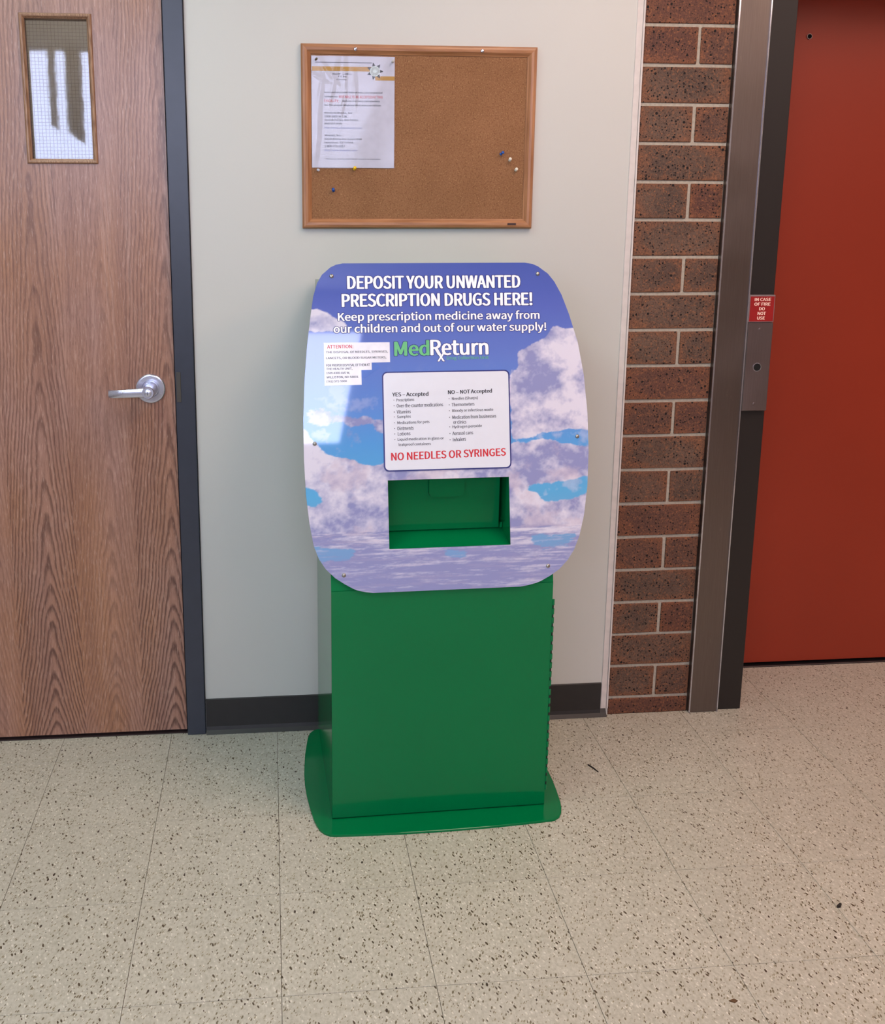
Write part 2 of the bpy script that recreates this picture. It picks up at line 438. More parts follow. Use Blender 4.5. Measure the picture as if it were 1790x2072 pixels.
# ================================================================== walls, ceiling
HZ = 2.75
wf = struct(box('wall_front', -.2045, .9945, 0, .14, 0, HZ, WALL))
struct(box('wall_lintel', -1.25, -.2045, .0, .14, 2.16, HZ, WALL))
struct(box('wall_lintel', -3.2, -1.25, .0, .14, 0, HZ, WALL))
struct(box('wall_lintel', 1.2445, 4.2, .0, .14, 2.201, HZ, paint('brick_above', (100, 72, 58), .8)))
struct(box('wall_left', -3.3, -3.2, -4.6, .14, 0, HZ, WALL))
struct(box('wall_right', 4.2, 4.3, -4.6, .14, 0, HZ, paint('warm_brick_wall', (140, 96, 80), .8)))
struct(box('ceiling', -3.3, 4.3, -4.7, .14, HZ, HZ + .1, paint('ceiling_tile', (216, 212, 206), .9)))
# wall behind the camera, with the long high window that mirrors in the door glass, the print and the sleeve
WX0, WX1, WZ0, WZ1 = -2.3, .90, 1.70, 2.53
YB = -4.5
for a, b, c, d in ((-3.3, WX0, 0, HZ), (WX1, 4.3, 0, HZ), (WX0, WX1, 0, WZ0), (WX0, WX1, WZ1, HZ)):
    struct(box('wall_back', a, b, YB - .12, YB, c, d, WALL))
SKY = emit('window_daylight', (214, 222, 255), WINDOW_POWER)
win = struct(box('window_1', WX0 + .001, WX1 - .001, YB - .10, YB - .095, WZ0 + .001, WZ1 - .001, SKY))
for x in (WX0 + .02, -1.86, -.75, WX1 - .02):
    box('window_frame', x - .02, x + .02, YB - .09, YB - .02, WZ0 + .004, WZ1 - .004, FRAMEPAINT, win)
for z in (WZ0 + .02, WZ1 - .02):
    box('window_frame', WX0 + .045, WX1 - .045, YB - .088, YB - .022, z - .014, z + .014, FRAMEPAINT, win)
# two tan curtain strips drawn part way over the glass
cl = bpy.data.materials
CURT = paint('tan_curtain', (176, 156, 136), .9)
for (xa, xb, za, zb) in ((-1.445, -1.395, 2.02, 1.98), (-1.335, -1.225, 1.97, 1.89)):
    zt = 2.50
    q = prism('curtain', [(xa, za), (xb, zb), (xb, zt), (xa, zt)], lambda a, b, d: Vector((a, d, b)), YB - .018, YB - .014, CURT, win)
q = prism('curtain', [(.655, 1.712), (.893, 1.712), (.893, 2.522), (.850, 2.522)], lambda a, b, d: Vector((a, d, b)), YB - .018, YB - .014, CURT, win)  # unseen panel, added to give the window's reflection in the sign a slanted edge
# ceiling lamps
def lamp(x, y, rgb, power):
    b = box('ceiling_lamp', x - .3, x + .3, y - .6, y + .6, HZ - .03, HZ - .001, emit('lamp_panel', rgb, power))
    b['kind'] = 'structure'
lamp(-.9, -1.35, (228, 248, 242), COOL_LAMP)
lamp(1.0, -1.3, (255, 230, 214), WARM_LAMP)
lamp(2.9, -1.5, (255, 204, 184), WARM_LAMP)
lamp(2.6, -2.9, (255, 226, 206), WARM_LAMP)

# ================================================================== brick pier
bw = struct(box('wall_brick', .9955, 1.2425, .0035, .12, 0, HZ, MORTAR))
bcache = {}
def brick(xa, xb, za, zb):
    w_, h_ = xb - xa, zb - za
    bm = bmesh.new(); add_box(bm, xa, xb, -.0005 + random.uniform(-.0008, .0008), .03, za, zb, .0018)
    for v in bm.verts:
        v.co.x += random.uniform(-.0007, .0007); v.co.z += random.uniform(-.0007, .0007)
    o = bm_obj('brick', bm, BRICK, bw, tocentre=True)
Pz = .10116
for k in range(-1, 21):
    z0 = .054 + k * Pz + .0045; z1 = .054 + (k + 1) * Pz - .0045
    if k == -1: z0 = .001
    if k % 2 == 1 or k == -1: brick(.9965, 1.2415, z0, z1)
    else:
        jx = 1.1365 + .0006 * k
        brick(.9965, jx - .0045, z0, z1); brick(jx + .0045, 1.2415, z0, z1)

# white corner bead between paint and brick, short of the floor
tr = struct(box('trim_1', .9725, .9885, -.0025, .001, .022, HZ, BEAD, None, .0006))
struct(box('trim_1', .9895, .9945, -.0045, .001, .022, HZ, BEAD, None, .0008))
# stainless casing and the black jamb of the lift
st = bmesh.new()
add_box(st, 1.2435, 1.3345, -.012, .10, .0005, 2.1995, .0015)
stc = struct(bm_obj('trim_2', st, STEEL, tocentre=True))
box('bent_edge', 1.2435, 1.2475, -.0145, -.0122, .0005, 2.1995, CHROME, stc)  # lighter metal on both edges paints the bright line along the folds
box('bent_edge', 1.3310, 1.3345, -.0145, -.0122, .0005, 2.1995, CHROME, stc)
struct(box('trim_3', 1.3355, 1.4115, -.001, .27, .0005, 2.1995, BLACKP, None, .001))
struct(box('trim_4', 1.4115, 4.2, .0, .27, 2.145, 2.20, BLACKP))
rd = struct(box('door_2', 1.42, 3.4, .285, .32, .010, 2.30, REDDOOR, None, .001), None)
rd['label'] = 'red painted sliding lift door set back behind the black jamb'
lathe('peep_hole', [(.0065, -.0005), (.0065, .004)], (1.5985, .2855, 1.998), (0, -1, 0), VOID, rd, 16)
lathe('peep_ring', [(.0065, 0), (.008, 0), (.008, .003), (.0065, .003)], (1.5985, .2845, 1.998), (0, -1, 0), PLATE, rd, 16)
struct(box('trim_5', 1.4125, 3.4, .271, .40, -.003, .001, DARKMETAL))
struct(box('trim_6', 1.4125, 3.4, .2715, .2745, .001, .0035, PLATE))
# hall beyond lift opening, never seen: closes the recess
struct(box('wall_recess', 1.30, 4.3, .33, .36, 0, HZ, paint('shaft', (70, 60, 56), .9)))

# ================================================================== black vinyl base
bb = bmesh.new()
prof = [(-.0015, .106), (-.004, .104), (-.004, .020), (-.007, .010), (-.014, .003), (-.0165, .0005), (.0, .0005), (.0, .106)]
def add_extr(bm, prof, x0, x1):
    A = [bm.verts.new((x0, y, z)) for y, z in prof]; B = [bm.verts.new((x1, y, z)) for y, z in prof]
    bm.faces.new(A); bm.faces.new(B[::-1]); n = len(prof)
    for i in range(n): bm.faces.new((A[i], A[(i + 1) % n], B[(i + 1) % n], B[i]))
add_extr(bb, prof, -.2035, .9705)
o = struct(bm_obj('baseboard_front', bb, VINYL, tocentre=True))
bb = bmesh.new(); add_extr(bb, [(-.001, .021), (-.007, .012), (-.014, .003), (-.0165, .0005), (0, .0005), (0, .021)], .9705, .9880)
struct(bm_obj('baseboard_front', bb, VINYL, tocentre=True))

# ================================================================== wooden door
DX0, DX1 = -1.17, -.2605
GX0, GX1, GZ0, GZ1 = -.605, -.445, 1.622, 1.965
dr = bmesh.new()
for a, b, c, d in ((DX0, GX0, .012, 2.11), (GX1, DX1, .012, 2.11), (GX0, GX1, .012, GZ0), (GX0, GX1, GZ1, 2.11)):
    add_box(dr, a, b, .003, .047, c, d)
door = struct(bm_obj('door_1', dr, OAK, tocentre=False)); door['label'] = 'oak veneer door with a narrow wired glass lite'
DM = mat_doormould()
def mitre(name, x0, x1, z0, z1, wd, y0, y1, mat, parent, sides='LRTB', wds=None):
    """picture-frame mouldings with mitred corners, each rail its own mesh"""
    xi0, xi1, zi0, zi1 = x0 + wd, x1 - wd, z0 + wd, z1 - wd
    q = {'T': [(x0, z1), (x1, z1), (xi1, zi1), (xi0, zi1)], 'B': [(x0, z0), (xi0, zi0), (xi1, zi0), (x1, z0)],
         'L': [(x0, z0), (x0, z1), (xi0, zi1), (xi0, zi0)], 'R': [(x1, z0), (xi1, zi0), (xi1, zi1), (x1, z1)]}
    res = []
    for k in sides:
        pts = q[k]; bm = bmesh.new()
        cx = sum(p[0] for p in pts) / 4; cz = sum(p[1] for p in pts) / 4
        # rounded face: outer and inner line lower than the crown line
        out = [p for p in pts if p in ((x0, z0), (x1, z0), (x0, z1), (x1, z1))]; inn = [p for p in pts if p not in out]
        if (out[0][0] - out[1][0]) * (inn[0][0] - inn[1][0]) + (out[0][1] - out[1][1]) * (inn[0][1] - inn[1][1]) < 0: inn = inn[::-1]
        sect = [(0, y1), (0, y0 + (y1 - y0) * .35), (.16, y0 + (y1 - y0) * .06), (.35, y0), (.62, y0 + (y1 - y0) * .05), (.85, y0 + (y1 - y0) * .35), (1, y0 + (y1 - y0) * .5), (1, y1)]
        rows = []
        for e in (0, 1):
            rows.append([bm.verts.new((out[e][0] + (inn[e][0] - out[e][0]) * f, y, out[e][1] + (inn[e][1] - out[e][1]) * f)) for f, y in sect])
        n = len(sect)
        for i in range(n): bm.faces.new((rows[0][i], rows[0][(i + 1) % n], rows[1][(i + 1) % n], rows[1][i]))
        bm.faces.new(rows[0]); bm.faces.new(rows[1][::-1])
        m = mat[0] if isinstance(mat, tuple) and k in 'TB' else (mat[1] if isinstance(mat, tuple) else mat)
        res.append(bm_obj(name, bm, m, parent, tocentre=True))
    return res
mitre('glazing_bead', -.6120, -.4340, 1.6100, 1.9760, .0125, -.004, .0115, DM, door)
box('glass_pane', GX0 + .001, GX1 - .001, .022, .027, GZ0 + .001, GZ1 - .001, GLASS, door)
wm = bmesh.new(); st_ = .0088
x = GX0 + .004
while x < GX1: add_box(wm, x - .0003, x + .0003, .0242, .0248, GZ0 + .001, GZ1 - .001); x += st_
z = GZ0 + .004
while z < GZ1: add_box(wm, GX0 + .001, GX1 - .001, .0242, .0248, z - .0003, z + .0003); z += st_
wo = bm_obj('wire_mesh', wm, paint('mesh_wire', (112, 96, 96), .5, .3), door); wo['kind'] = 'stuff'
# corridor room behind the lite
struct(box('wall_beyond', -1.6, .3, 1.3, 1.35, 0, HZ, paint('wall_beyond', (190, 176, 164), .8)))
struct(box('wall_beyond', -1.65, -1.6, .15, 1.35, 0, HZ, WALL)); struct(box('wall_beyond', .3, .35, .15, 1.35, 0, HZ, WALL))
struct(box('ceiling', -1.65, .35, .15, 1.35, 2.6, 2.65, WALL))
lb = box('ceiling_lamp', -.9, -.3, .5, .9, 2.57, 2.599, emit('added_far_lamp', (255, 240, 226), 7.0)); lb['kind'] = 'structure'  # added lamp, out of sight, brightens the wall seen through the lite
# threshold gap under the door
struct(box('trim_7', DX0, -.2605, .0025, .10, -.003, .0022, paint('threshold', (58, 44, 44), .5)))

# lever handle
CH = mat_steel('handle_chrome', (222, 224, 240), .24)
lv = thing('door_handle', 'satin chrome lever handle with round rose on the oak door', 'door handle', (-.3245, .003, 1.0205))
del lv['category']; del lv['label']; lv.parent = door
def HO(bmname, bm, smooth=True):
    o = bm_obj(bmname, bm, CH, lv, False, False)
    for p_ in o.data.polygons: p_.use_smooth = True
    o.data.set_sharp_from_angle(angle=math.radians(35))
    return o
bm = bmesh.new(); add_lathe(bm, [(.0395, 0), (.0400, .0045), (.0392, .0068), (.0372, .0084), (.0350, .0086), (.0235, .0086), (.0222, .0070), (.0, .0070)], (-.3245, .003, 1.0205), (0, -1, 0), 40, False); HO('rose', bm)
bm = bmesh.new(); add_lathe(bm, [(.019, 0), (.0165, .012), (.0145, .03), (.015, .052), (.0165, .060), (.0150, .0645), (.0, .0645)], (-.3245, -.006, 1.0205), (0, -1, 0), 28, False); HO('neck', bm)
# lever: a bar sweeping left, with a return at the tip
bm = bmesh.new()
path = [(-.3195, -.060, 1.0205, .0125, .0070), (-.334, -.0615, 1.0205, .0130, .0068), (-.352, -.062, 1.0200, .0120, .0062), (-.375, -.0615, 1.0190, .0112, .0056), (-.398, -.060, 1.0178, .0108, .0052), (-.416, -.057, 1.0168, .0108, .0050), (-.425, -.051, 1.0162, .0108, .0050), (-.4275, -.041, 1.0160, .0106, .0048)]
rings = []
for i, (x, y, z, hz, hy) in enumerate(path):
    a = Vector(path[max(i - 1, 0)][:3]); b = Vector(path[min(i + 1, len(path) - 1)][:3]); d = (b - a).normalized()
    side = Vector((d.y, -d.x, 0)).normalized()
    rings.append([bm.verts.new(Vector((x, y, z)) + side * hy * math.cos(t_) * (abs(math.cos(t_)) ** -.35 if abs(math.cos(t_)) > .01 else 1) + Vector((0, 0, 1)) * hz * math.sin(t_) * (abs(math.sin(t_)) ** -.45 if abs(math.sin(t_)) > .01 else 1)) for t_ in [2 * math.pi * k / 16 for k in range(16)]])
for a, b in zip(rings, rings[1:]):
    for k in range(16): bm.faces.new((a[k], a[(k + 1) % 16], b[(k + 1) % 16], b[k]))
bm.faces.new(rings[0]); bm.faces.new(rings[-1]); HO('lever', bm)
bm = bmesh.new(); add_lathe(bm, [(.0095, 0), (.0095, .003), (.0080, .004), (.0, .004)], (-.3245, -.0695, 1.0205), (0, -1, 0), 24, False); HO('lock_cylinder', bm)
box('keyway', -.3252, -.3238, -.0738, -.0733, 1.0150, 1.0250, VOID, lv)

# steel frame of the wooden door
fr = bmesh.new()
add_box(fr, -.2575, -.2060, -.012, .10, .0005, 2.15, .0015)
frm = struct(bm_obj('trim_8', fr, FRAMEPAINT, tocentre=True))
box('stop', -.2625, -.2578, .010, .05, .0005, 2.12, VOID, frm)
box('caulk', -.2056, -.2046, -.004, .02, .1, 2.15, VOID, frm)
box('strike_plate', -.2545, -.2425, -.0138, -.0118, .984, 1.066, paint('tarnished_strike', (92, 88, 82), .35, .7), frm, .0005)
struct(box('trim_8', -1.22, -.2575, -.012, .10, 2.115, 2.16, FRAMEPAINT)); struct(box('trim_8', -1.23, -1.172, -.012, .10, .0005, 2.115, FRAMEPAINT))

# ================================================================== kiosk
YAW = math.radians(1.6)
KP = Vector((.1336, -.4726, 0))
Rk = Matrix.Rotation(YAW, 3, 'Z')
KC = Vector((.272, .226, 0))
kio = bpy.data.objects.new('drop_box', None); C.objects.link(kio)
kio.location = KP + Rk @ KC; kio.rotation_euler = (0, 0, YAW); kio.empty_display_size = .1
kio['org'] = tuple(KC)
kio['label'] = 'green steel medicine drop box with a cloudy sky printed sign panel'; kio['category'] = 'drop box'
KW, KD, KT = .544, .4526, 1.314
# base plate: barrel shaped
half = [(.272, -.0772), (.16, -.0755), (.06, -.0705), (.0012, -.0665), (-.0100, -.0640), (-.0246, -.0530), (-.0340, -.0380), (-.0405, -.0180), (-.0460, .0088), (-.0520, .060), (-.0565, .115), (-.0578, .165), (-.0565, .215), (-.0530, .262), (-.0480, .315), (-.0412, .3627), (-.0345, .405), (-.0270, .432), (-.0150, .447), (.0, .4535), (.03, .4565), (.272, .4600)]
mirr = [(.544 - x, y) for x, y in half[::-1]][1:-1]
pts = half + mirr
bm = bmesh.new()
lv_ = []
for ins, z in ((0, .0003), (0, .0052), (.0012, .0062)):
    lv_.append([bm.verts.new((.272 + (x - .272) * (1 - ins / .33), .19 + (y - .19) * (1 - ins / .27), z)) for x, y in pts])
n = len(pts)
for a, b in zip(lv_, lv_[1:]):
    for i in range(n): bm.faces.new((a[i], a[(i + 1) % n], b[(i + 1) % n], b[i]))
bm.faces.new(lv_[0]); bm.faces.new(lv_[-1])
bm_obj('base_plate', bm, GREEN, kio)
# cabinet: sides, back, top and the sloping head with the chute opening
SA = math.radians(12); TAN = math.tan(SA)
def yf(z): return -.0125 + (z - .55) * TAN     # sloping face of the head
ZB = .55 + .0125 / TAN
def SP(u, v, d=0):      # sign plane; d runs back into the cabinet
    return Vector((u, -.02 + v * math.sin(SA) + d * math.cos(SA), .55 + v * math.cos(SA) - d * math.sin(SA)))
Z0 = .0062
bm = bmesh.new()
def poly(*p): bm.faces.new([bm.verts.new(q) for q in p])
side = [(0, Z0), (0, ZB), (yf(KT), KT), (KD, KT), (KD, Z0)]
for x in (0, KW): poly(*[(x, y, z) for y, z in side])
poly((0, KD, Z0), (KW, KD, Z0), (KW, KD, KT), (0, KD, KT)); poly((0, yf(KT), KT), (KW, yf(KT), KT), (KW, KD, KT), (0, KD, KT))
HU0, HU1, HV0, HV1 = .1410, .4375, .1575, .3220
def fz(v):    # height on the cabinet face for a sign height v
    return .55 + v * math.cos(SA) - .0075 * math.sin(SA)
za, zb = fz(HV0), fz(HV1)
def F(x, z): return (x, yf(z), z)
poly(F(0, ZB), F(KW, ZB), F(KW, za), F(0, za)); poly(F(0, zb), F(KW, zb), F(KW, KT), F(0, KT))
poly(F(0, za), F(HU0, za), F(HU0, zb), F(0, zb)); poly(F(HU1, za), F(KW, za), F(KW, zb), F(HU1, zb))
bmesh.ops.remove_doubles(bm, verts=bm.verts, dist=1e-5)
bm_obj('cabinet', bm, GREEN, kio)
# the lower front is a hinged door sheet
bm = bmesh.new(); add_box(bm, .0003, KW - .0003, -.0016, .0, .0100, ZB - .0005, .0)
bm_obj('front_door', bm, GREEN, kio)
# continuous hinge down the right edge
hg = bmesh.new(); add_box(hg, KW, KW + .0035, .001, .020, .048, .560, .0003)
hin = bm_obj('hinge', hg, GREEN, kio, tocentre=True)
zz = .050; kn = None
while zz < .555:
    if kn is None:
        bm = bmesh.new(); add_lathe(bm, [(.0030, 0), (.0030, .0145)], (0, 0, 0), (0, 0, 1), 10)
        me = bpy.data.meshes.new('knuckle'); bm.to_mesh(me); bm.free(); me.materials.append(GREEN); kn = me
    o = bpy.data.objects.new('knuckle', kn); C.objects.link(o); o.parent = hin
    o.location = Vector((KW + .0022, -.0012, zz)) - org(hin); zz += .0238
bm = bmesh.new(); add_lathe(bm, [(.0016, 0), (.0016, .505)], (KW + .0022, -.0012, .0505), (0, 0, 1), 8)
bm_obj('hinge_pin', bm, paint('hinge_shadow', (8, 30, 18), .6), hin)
# chute recess
RD = .130
bm = bmesh.new()
def q4(a, b, c, d): bm.faces.new([bm.verts.new(x) for x in (a, b, c, d)])
FD = .0075
q4(SP(HU0, HV0, FD), SP(HU0, HV1, FD), SP(HU0, HV1, RD), SP(HU0, HV0, RD))
q4(SP(HU1, HV0, FD), SP(HU1, HV1, FD), SP(HU1, HV1, RD), SP(HU1, HV0, RD))
q4(SP(HU0, HV1, FD), SP(HU1, HV1, FD), SP(HU1, HV1, RD), SP(HU0, HV1, RD))
q4(SP(HU0, HV0, RD), SP(HU1, HV0, RD), SP(HU1, HV1, RD), SP(HU0, HV1, RD))
q4(SP(HU0, HV0, FD), SP(HU1, HV0, FD), SP(HU1, HV0 + .048, RD), SP(HU0, HV0 + .048, RD))
rec = bm_obj('chute', bm, GREEN, kio)
def slab(name, u0, u1, v0, v1, d0, d1, mat, parent, r=0, pts=None):
    return prism(name, pts or ([(u0, v0), (u1, v0), (u1, v1), (u0, v1)] if not r else rrect(u0, u1, v0, v1, r)), SP, d0, d1, mat, parent)
def TP(u, v, d):      # flap hung in the recess, leaning forward towards the top
    return SP(u, v, d + (HV1 - v) * .22)
cdoor = prism('chute_door', [(HU0 + .002, HV0 + .0345), (HU1 - .008, HV0 + .0345), (HU1 - .008, HV1 - .001), (HU0 + .002, HV1 - .001)], TP, .056, .059, GREEN, kio)
tabp = [(.250, .330), (.250, .284), (.254, .2765), (.261, .274), (.327, .274), (.334, .2765), (.338, .284), (.338, .330)]
tabp = [(a, min(b, HV1 - .004)) for a, b in tabp]
prism('pull_tab', tabp, TP, .044, .0558, GREEN, cdoor)
prism('pivot', [(HU1 - .0070, HV0 + .0345), (HU1 - .0015, HV0 + .0345), (HU1 - .0015, HV0 + .048), (HU1 - .0055, HV0 + .048)], TP, .046, .058, GREEN, cdoor)

# ---- sign panel: barrel outline with the chute hole, printed front
L = [(.055, .068), (.0575, .0592 + 0), (.0625, .062), (.067, .052), (.0786, .032), (.0936, .010), (.1157, -.0120), (.1398, -.0275), (.1718, -.0395), (.2248, -.0485), (.2952, -.0552), (.3771, -.0580), (.4707, -.0575), (.5642, -.0525), (.646, -.0445), (.7162, -.0350), (.763, -.0272), (.7946, -.0175), (.8144, -.0055), (.8319, .0150), (.8380, .028), (.8412, .0445)]
L[0] = (.0550, .100); L[1] = (.0575, .082)
Rr = [(.0550, .460), (.0575, .478), (.0625, .500), (.067, .512), (.0786, .535), (.0936, .558), (.1157, .580), (.1398, .596), (.1718, .610), (.2248, .6235), (.2952, .6335), (.3771, .6385), (.4707, .6380), (.5642, .6310), (.646, .6175), (.7162, .5965), (.763, .5790), (.7946, .5620), (.8144, .5460), (.8319, .5220), (.8380, .508), (.8412, .488)]
def interp(tab, v):
    return np.interp(v, [a for a, _ in tab], [b for _, b in tab])
# --- print: clouds laid out in sheet coordinates (s right, t down), 0..1
rng = np.random.RandomState(11)
def vnoise(x, y, seed):
    xi = np.floor(x).astype(int); yi = np.floor(y).astype(int); fx = x - xi; fy = y - yi
    def h(a, b):
        n_ = (a * 374761393 + b * 668265263 + seed * 1442695) & 0xffffffff
        n_ = ((n_ ^ (n_ >> 13)) * 1274126177) & 0xffffffff
        return ((n_ ^ (n_ >> 16)) & 0xffff) / 65535.0
    sx = fx * fx * (3 - 2 * fx); sy = fy * fy * (3 - 2 * fy)
    return (h(xi, yi) * (1 - sx) + h(xi + 1, yi) * sx) * (1 - sy) + (h(xi, yi + 1) * (1 - sx) + h(xi + 1, yi + 1) * sx) * sy
def fbm(x, y, f, seed, oct=5, g=.55):
    a = 1; s = 0; t_ = 0
    for k in range(oct):
        s = s + a * vnoise(x * f, y * f, seed + k * 17); t_ += a; a *= g; f *= 2.03
    return s / t_
GW, GH = 145, 166
gx, gy = np.meshgrid(np.linspace(613, 1190, GW), np.linspace(532, 1194, GH))
def inpoly(P):
    r = np.zeros(gx.shape, bool); n_ = len(P)
    for i in range(n_):
        x1, y1 = P[i]; x2, y2 = P[(i + 1) % n_]
        c = ((y1 > gy) != (y2 > gy)) & (gx < (x2 - x1) * (gy - y1) / (y2 - y1 + 1e-9) + x1)
        r ^= c
    return r
dens = np.zeros(gx.shape)
def P_(val, *pts): dens[inpoly(pts)] = val
P_(1, (1123, 657), (1145, 668), (1200, 668), (1200, 880), (1160, 874), (1110, 880), (1060, 893), (1028, 893), (1034, 860), (1028, 800), (1020, 775), (1046, 755), (1049, 714), (1069, 704), (1103, 688))
P_(.95, (1020, 902), (1060, 900), (1103, 890), (1136, 904), (1200, 908), (1200, 1200), (600, 1200), (600, 845), (617, 862), (633, 886), (660, 914), (700, 924), (734, 940), (767, 934), (790, 905), (1020, 905))
P_(.15, (1069, 986), (1110, 982), (1200, 968), (1200, 998), (1150, 1020), (1089, 1024), (1083, 1004), (1045, 999))
P_(.15, (613, 978), (634, 986), (652, 1008), (634, 1016), (613, 1012))
P_(.35, (724, 1072), (747, 1070), (747, 1080), (716, 1082))
P_(.45, (900, 1040), (1030, 1034), (1030, 1044), (900, 1050))
P_(.10, (613, 1094), (660, 1100), (714, 1106), (700, 1128), (640, 1130), (613, 1120))
P_(.15, (1062, 1090), (1110, 1086), (1170, 1090), (1150, 1108), (1090, 1118), (1068, 1110))
P_(.25, (878, 1112), (940, 1116), (930, 1134), (890, 1130))
P_(.55, (617, 818), (668, 822), (700, 850), (650, 862), (613, 850))
P_(.62, (680, 836), (748, 838), (752, 856), (700, 860))
P_(.7, (752, 850), (780, 840), (780, 880), (765, 880), (748, 866))
P_(.85, (613, 622), (650, 624), (680, 640), (712, 656), (690, 668), (613, 668))
P_(.30, (613, 760), (660, 770), (700, 790), (640, 800))
P_(.55, (1030, 740), (1036, 735), (1046, 765), (1034, 790), (1028, 790))
def blur(a, r):
    k = np.ones(2 * r + 1) / (2 * r + 1)
    a = np.apply_along_axis(lambda m: np.convolve(np.pad(m, r, 'edge'), k, 'valid'), 0, a)
    return np.apply_along_axis(lambda m: np.convolve(np.pad(m, r, 'edge'), k, 'valid'), 1, a)
dens = blur(blur(dens, 1), 1)
def sky_colour(u, v):
    s = (u + .057) / .696; t_ = (.841 - v) / .786
    px = 613 + s * 577; py = 532 + t_ * 662
    fx = np.clip(s, 0, 1) * (GW - 1); fy = np.clip(t_, 0, 1) * (GH - 1)
    ix = np.minimum(fx.astype(int), GW - 2); iy = np.minimum(fy.astype(int), GH - 2); ax = fx - ix; ay = fy - iy
    d = (dens[iy, ix] * (1 - ax) + dens[iy, ix + 1] * ax) * (1 - ay) + (dens[iy + 1, ix] * (1 - ax) + dens[iy + 1, ix + 1] * ax) * ay
    str_ = np.clip((py - 1070) / 120, 0, 1)         # flatter, streakier clouds low on the sheet
    yy = py * (1 + .9 * str_)
    n1 = fbm(px / 60, yy / 60, 1, 3, 6, .6); n2 = fbm(px / 34, yy / 34, 1, 31, 5, .6); n3 = fbm(px / 90, yy / 60, 1, 57, 4)
    n4 = fbm(px / 16, yy / 12, 1, 91, 4, .65)
    n5 = np.abs(fbm(px / 26, yy / 22, 1, 131, 5, .6) - .5) * 2
    m = d + (n1 - .5) * .8 + (n4 - .5) * .30 - (n5 - .25) * .25
    m = np.clip((m - .42) / .16, 0, 1); m = m * m * (3 - 2 * m)
    wis = np.clip((n2 - .58) * 3, 0, .35) * np.clip((t_ - .3) * 5, 0, 1)
    def L3(r): return np.array(lin(r)[:3])
    st = [(532, (74, 92, 170)), (620, (90, 106, 186)), (720, (100, 124, 200)), (820, (100, 142, 214)), (900, (88, 158, 220)), (1000, (92, 172, 220)), (1100, (120, 164, 210)), (1194, (132, 156, 206))]
    ys = [a for a, _ in st]; cs = np.array([L3(b) for _, b in st])
    base = np.stack([np.interp(py, ys, cs[:, k]) for k in range(3)], -1)
    sh = np.clip((n2 - .5) * 1.7 + (n3 - .5) * 2.4 + (n4 - .5) * .7 - (n5 - .2) * .8 + .60 - .62 * np.clip((py - 1000) / 130, 0, 1), 0, 1)
    lo = L3((144, 148, 194)); hi = L3((222, 218, 232)); pk = L3((204, 188, 204))
    cl = lo + (hi - lo) * (sh * (1 - .35 * np.clip((py - 1070) / 60, 0, 1)))[..., None]
    cl = cl + (pk - cl) * (np.clip((n1 - .55) * 4, 0, .5) * (py > 880) * np.clip((1120 - py) / 60, .25, 1))[..., None]
    mm = np.maximum(m, wis)[..., None]
    # bright silver lining where cloud meets sky
    col = base * (1 - mm) + cl * mm
    return np.clip(col, 0, 1)
STEP = .0019
vv = np.unique(np.concatenate([np.arange(.0550, .8412, STEP), [HV0, HV1, .8412] + [a for a, _ in L]]))
vv = vv[np.concatenate([[True], np.diff(vv) > 2e-4])]
iv0 = int(np.argmin(abs(vv - HV0))); iv1 = int(np.argmin(abs(vv - HV1))); vv[iv0] = HV0; vv[iv1] = HV1
na, nb, nc = 76, 156, 110
U = []
for v in vv:
    a, b = interp(L, v), interp(Rr, v)
    U.append(np.concatenate([np.linspace(a, HU0, na, endpoint=False), np.linspace(HU0, HU1, nb, endpoint=False), np.linspace(HU1, b, nc)]))
U = np.array(U); V = np.repeat(vv[:, None], U.shape[1], 1)
nr, ncol = U.shape
pos = np.zeros((nr * ncol, 3)); u_, v_ = U.ravel(), V.ravel()
pos[:, 0] = u_; pos[:, 1] = -.02 + v_ * math.sin(SA); pos[:, 2] = .55 + v_ * math.cos(SA)
pos -= np.array(KC)
ii, jj = np.meshgrid(np.arange(nr - 1), np.arange(ncol - 1), indexing='ij')
keep = ~((ii >= iv0) & (ii < iv1) & (jj >= na) & (jj < na + nb))
a0 = (ii * ncol + jj)[keep]
faces = np.stack([a0, a0 + 1, a0 + ncol + 1, a0 + ncol], -1)
me = bpy.data.meshes.new('sign_panel')
me.vertices.add(len(pos)); me.vertices.foreach_set('co', pos.ravel())
me.loops.add(faces.size); me.loops.foreach_set('vertex_index', faces.ravel().astype(np.int32))
me.polygons.add(len(faces)); me.polygons.foreach_set('loop_start', (np.arange(len(faces)) * 4).astype(np.int32))
me.polygons.foreach_set('loop_total', np.full(len(faces), 4, np.int32))
me.update(calc_edges=True); me.validate()
ca = me.color_attributes.new('print', 'FLOAT_COLOR', 'POINT')
rgba = np.ones((len(pos), 4)); rgba[:, :3] = sky_colour(u_, v_); ca.data.foreach_set('color', rgba.ravel().astype(np.float32))
PRINT = mat_print()
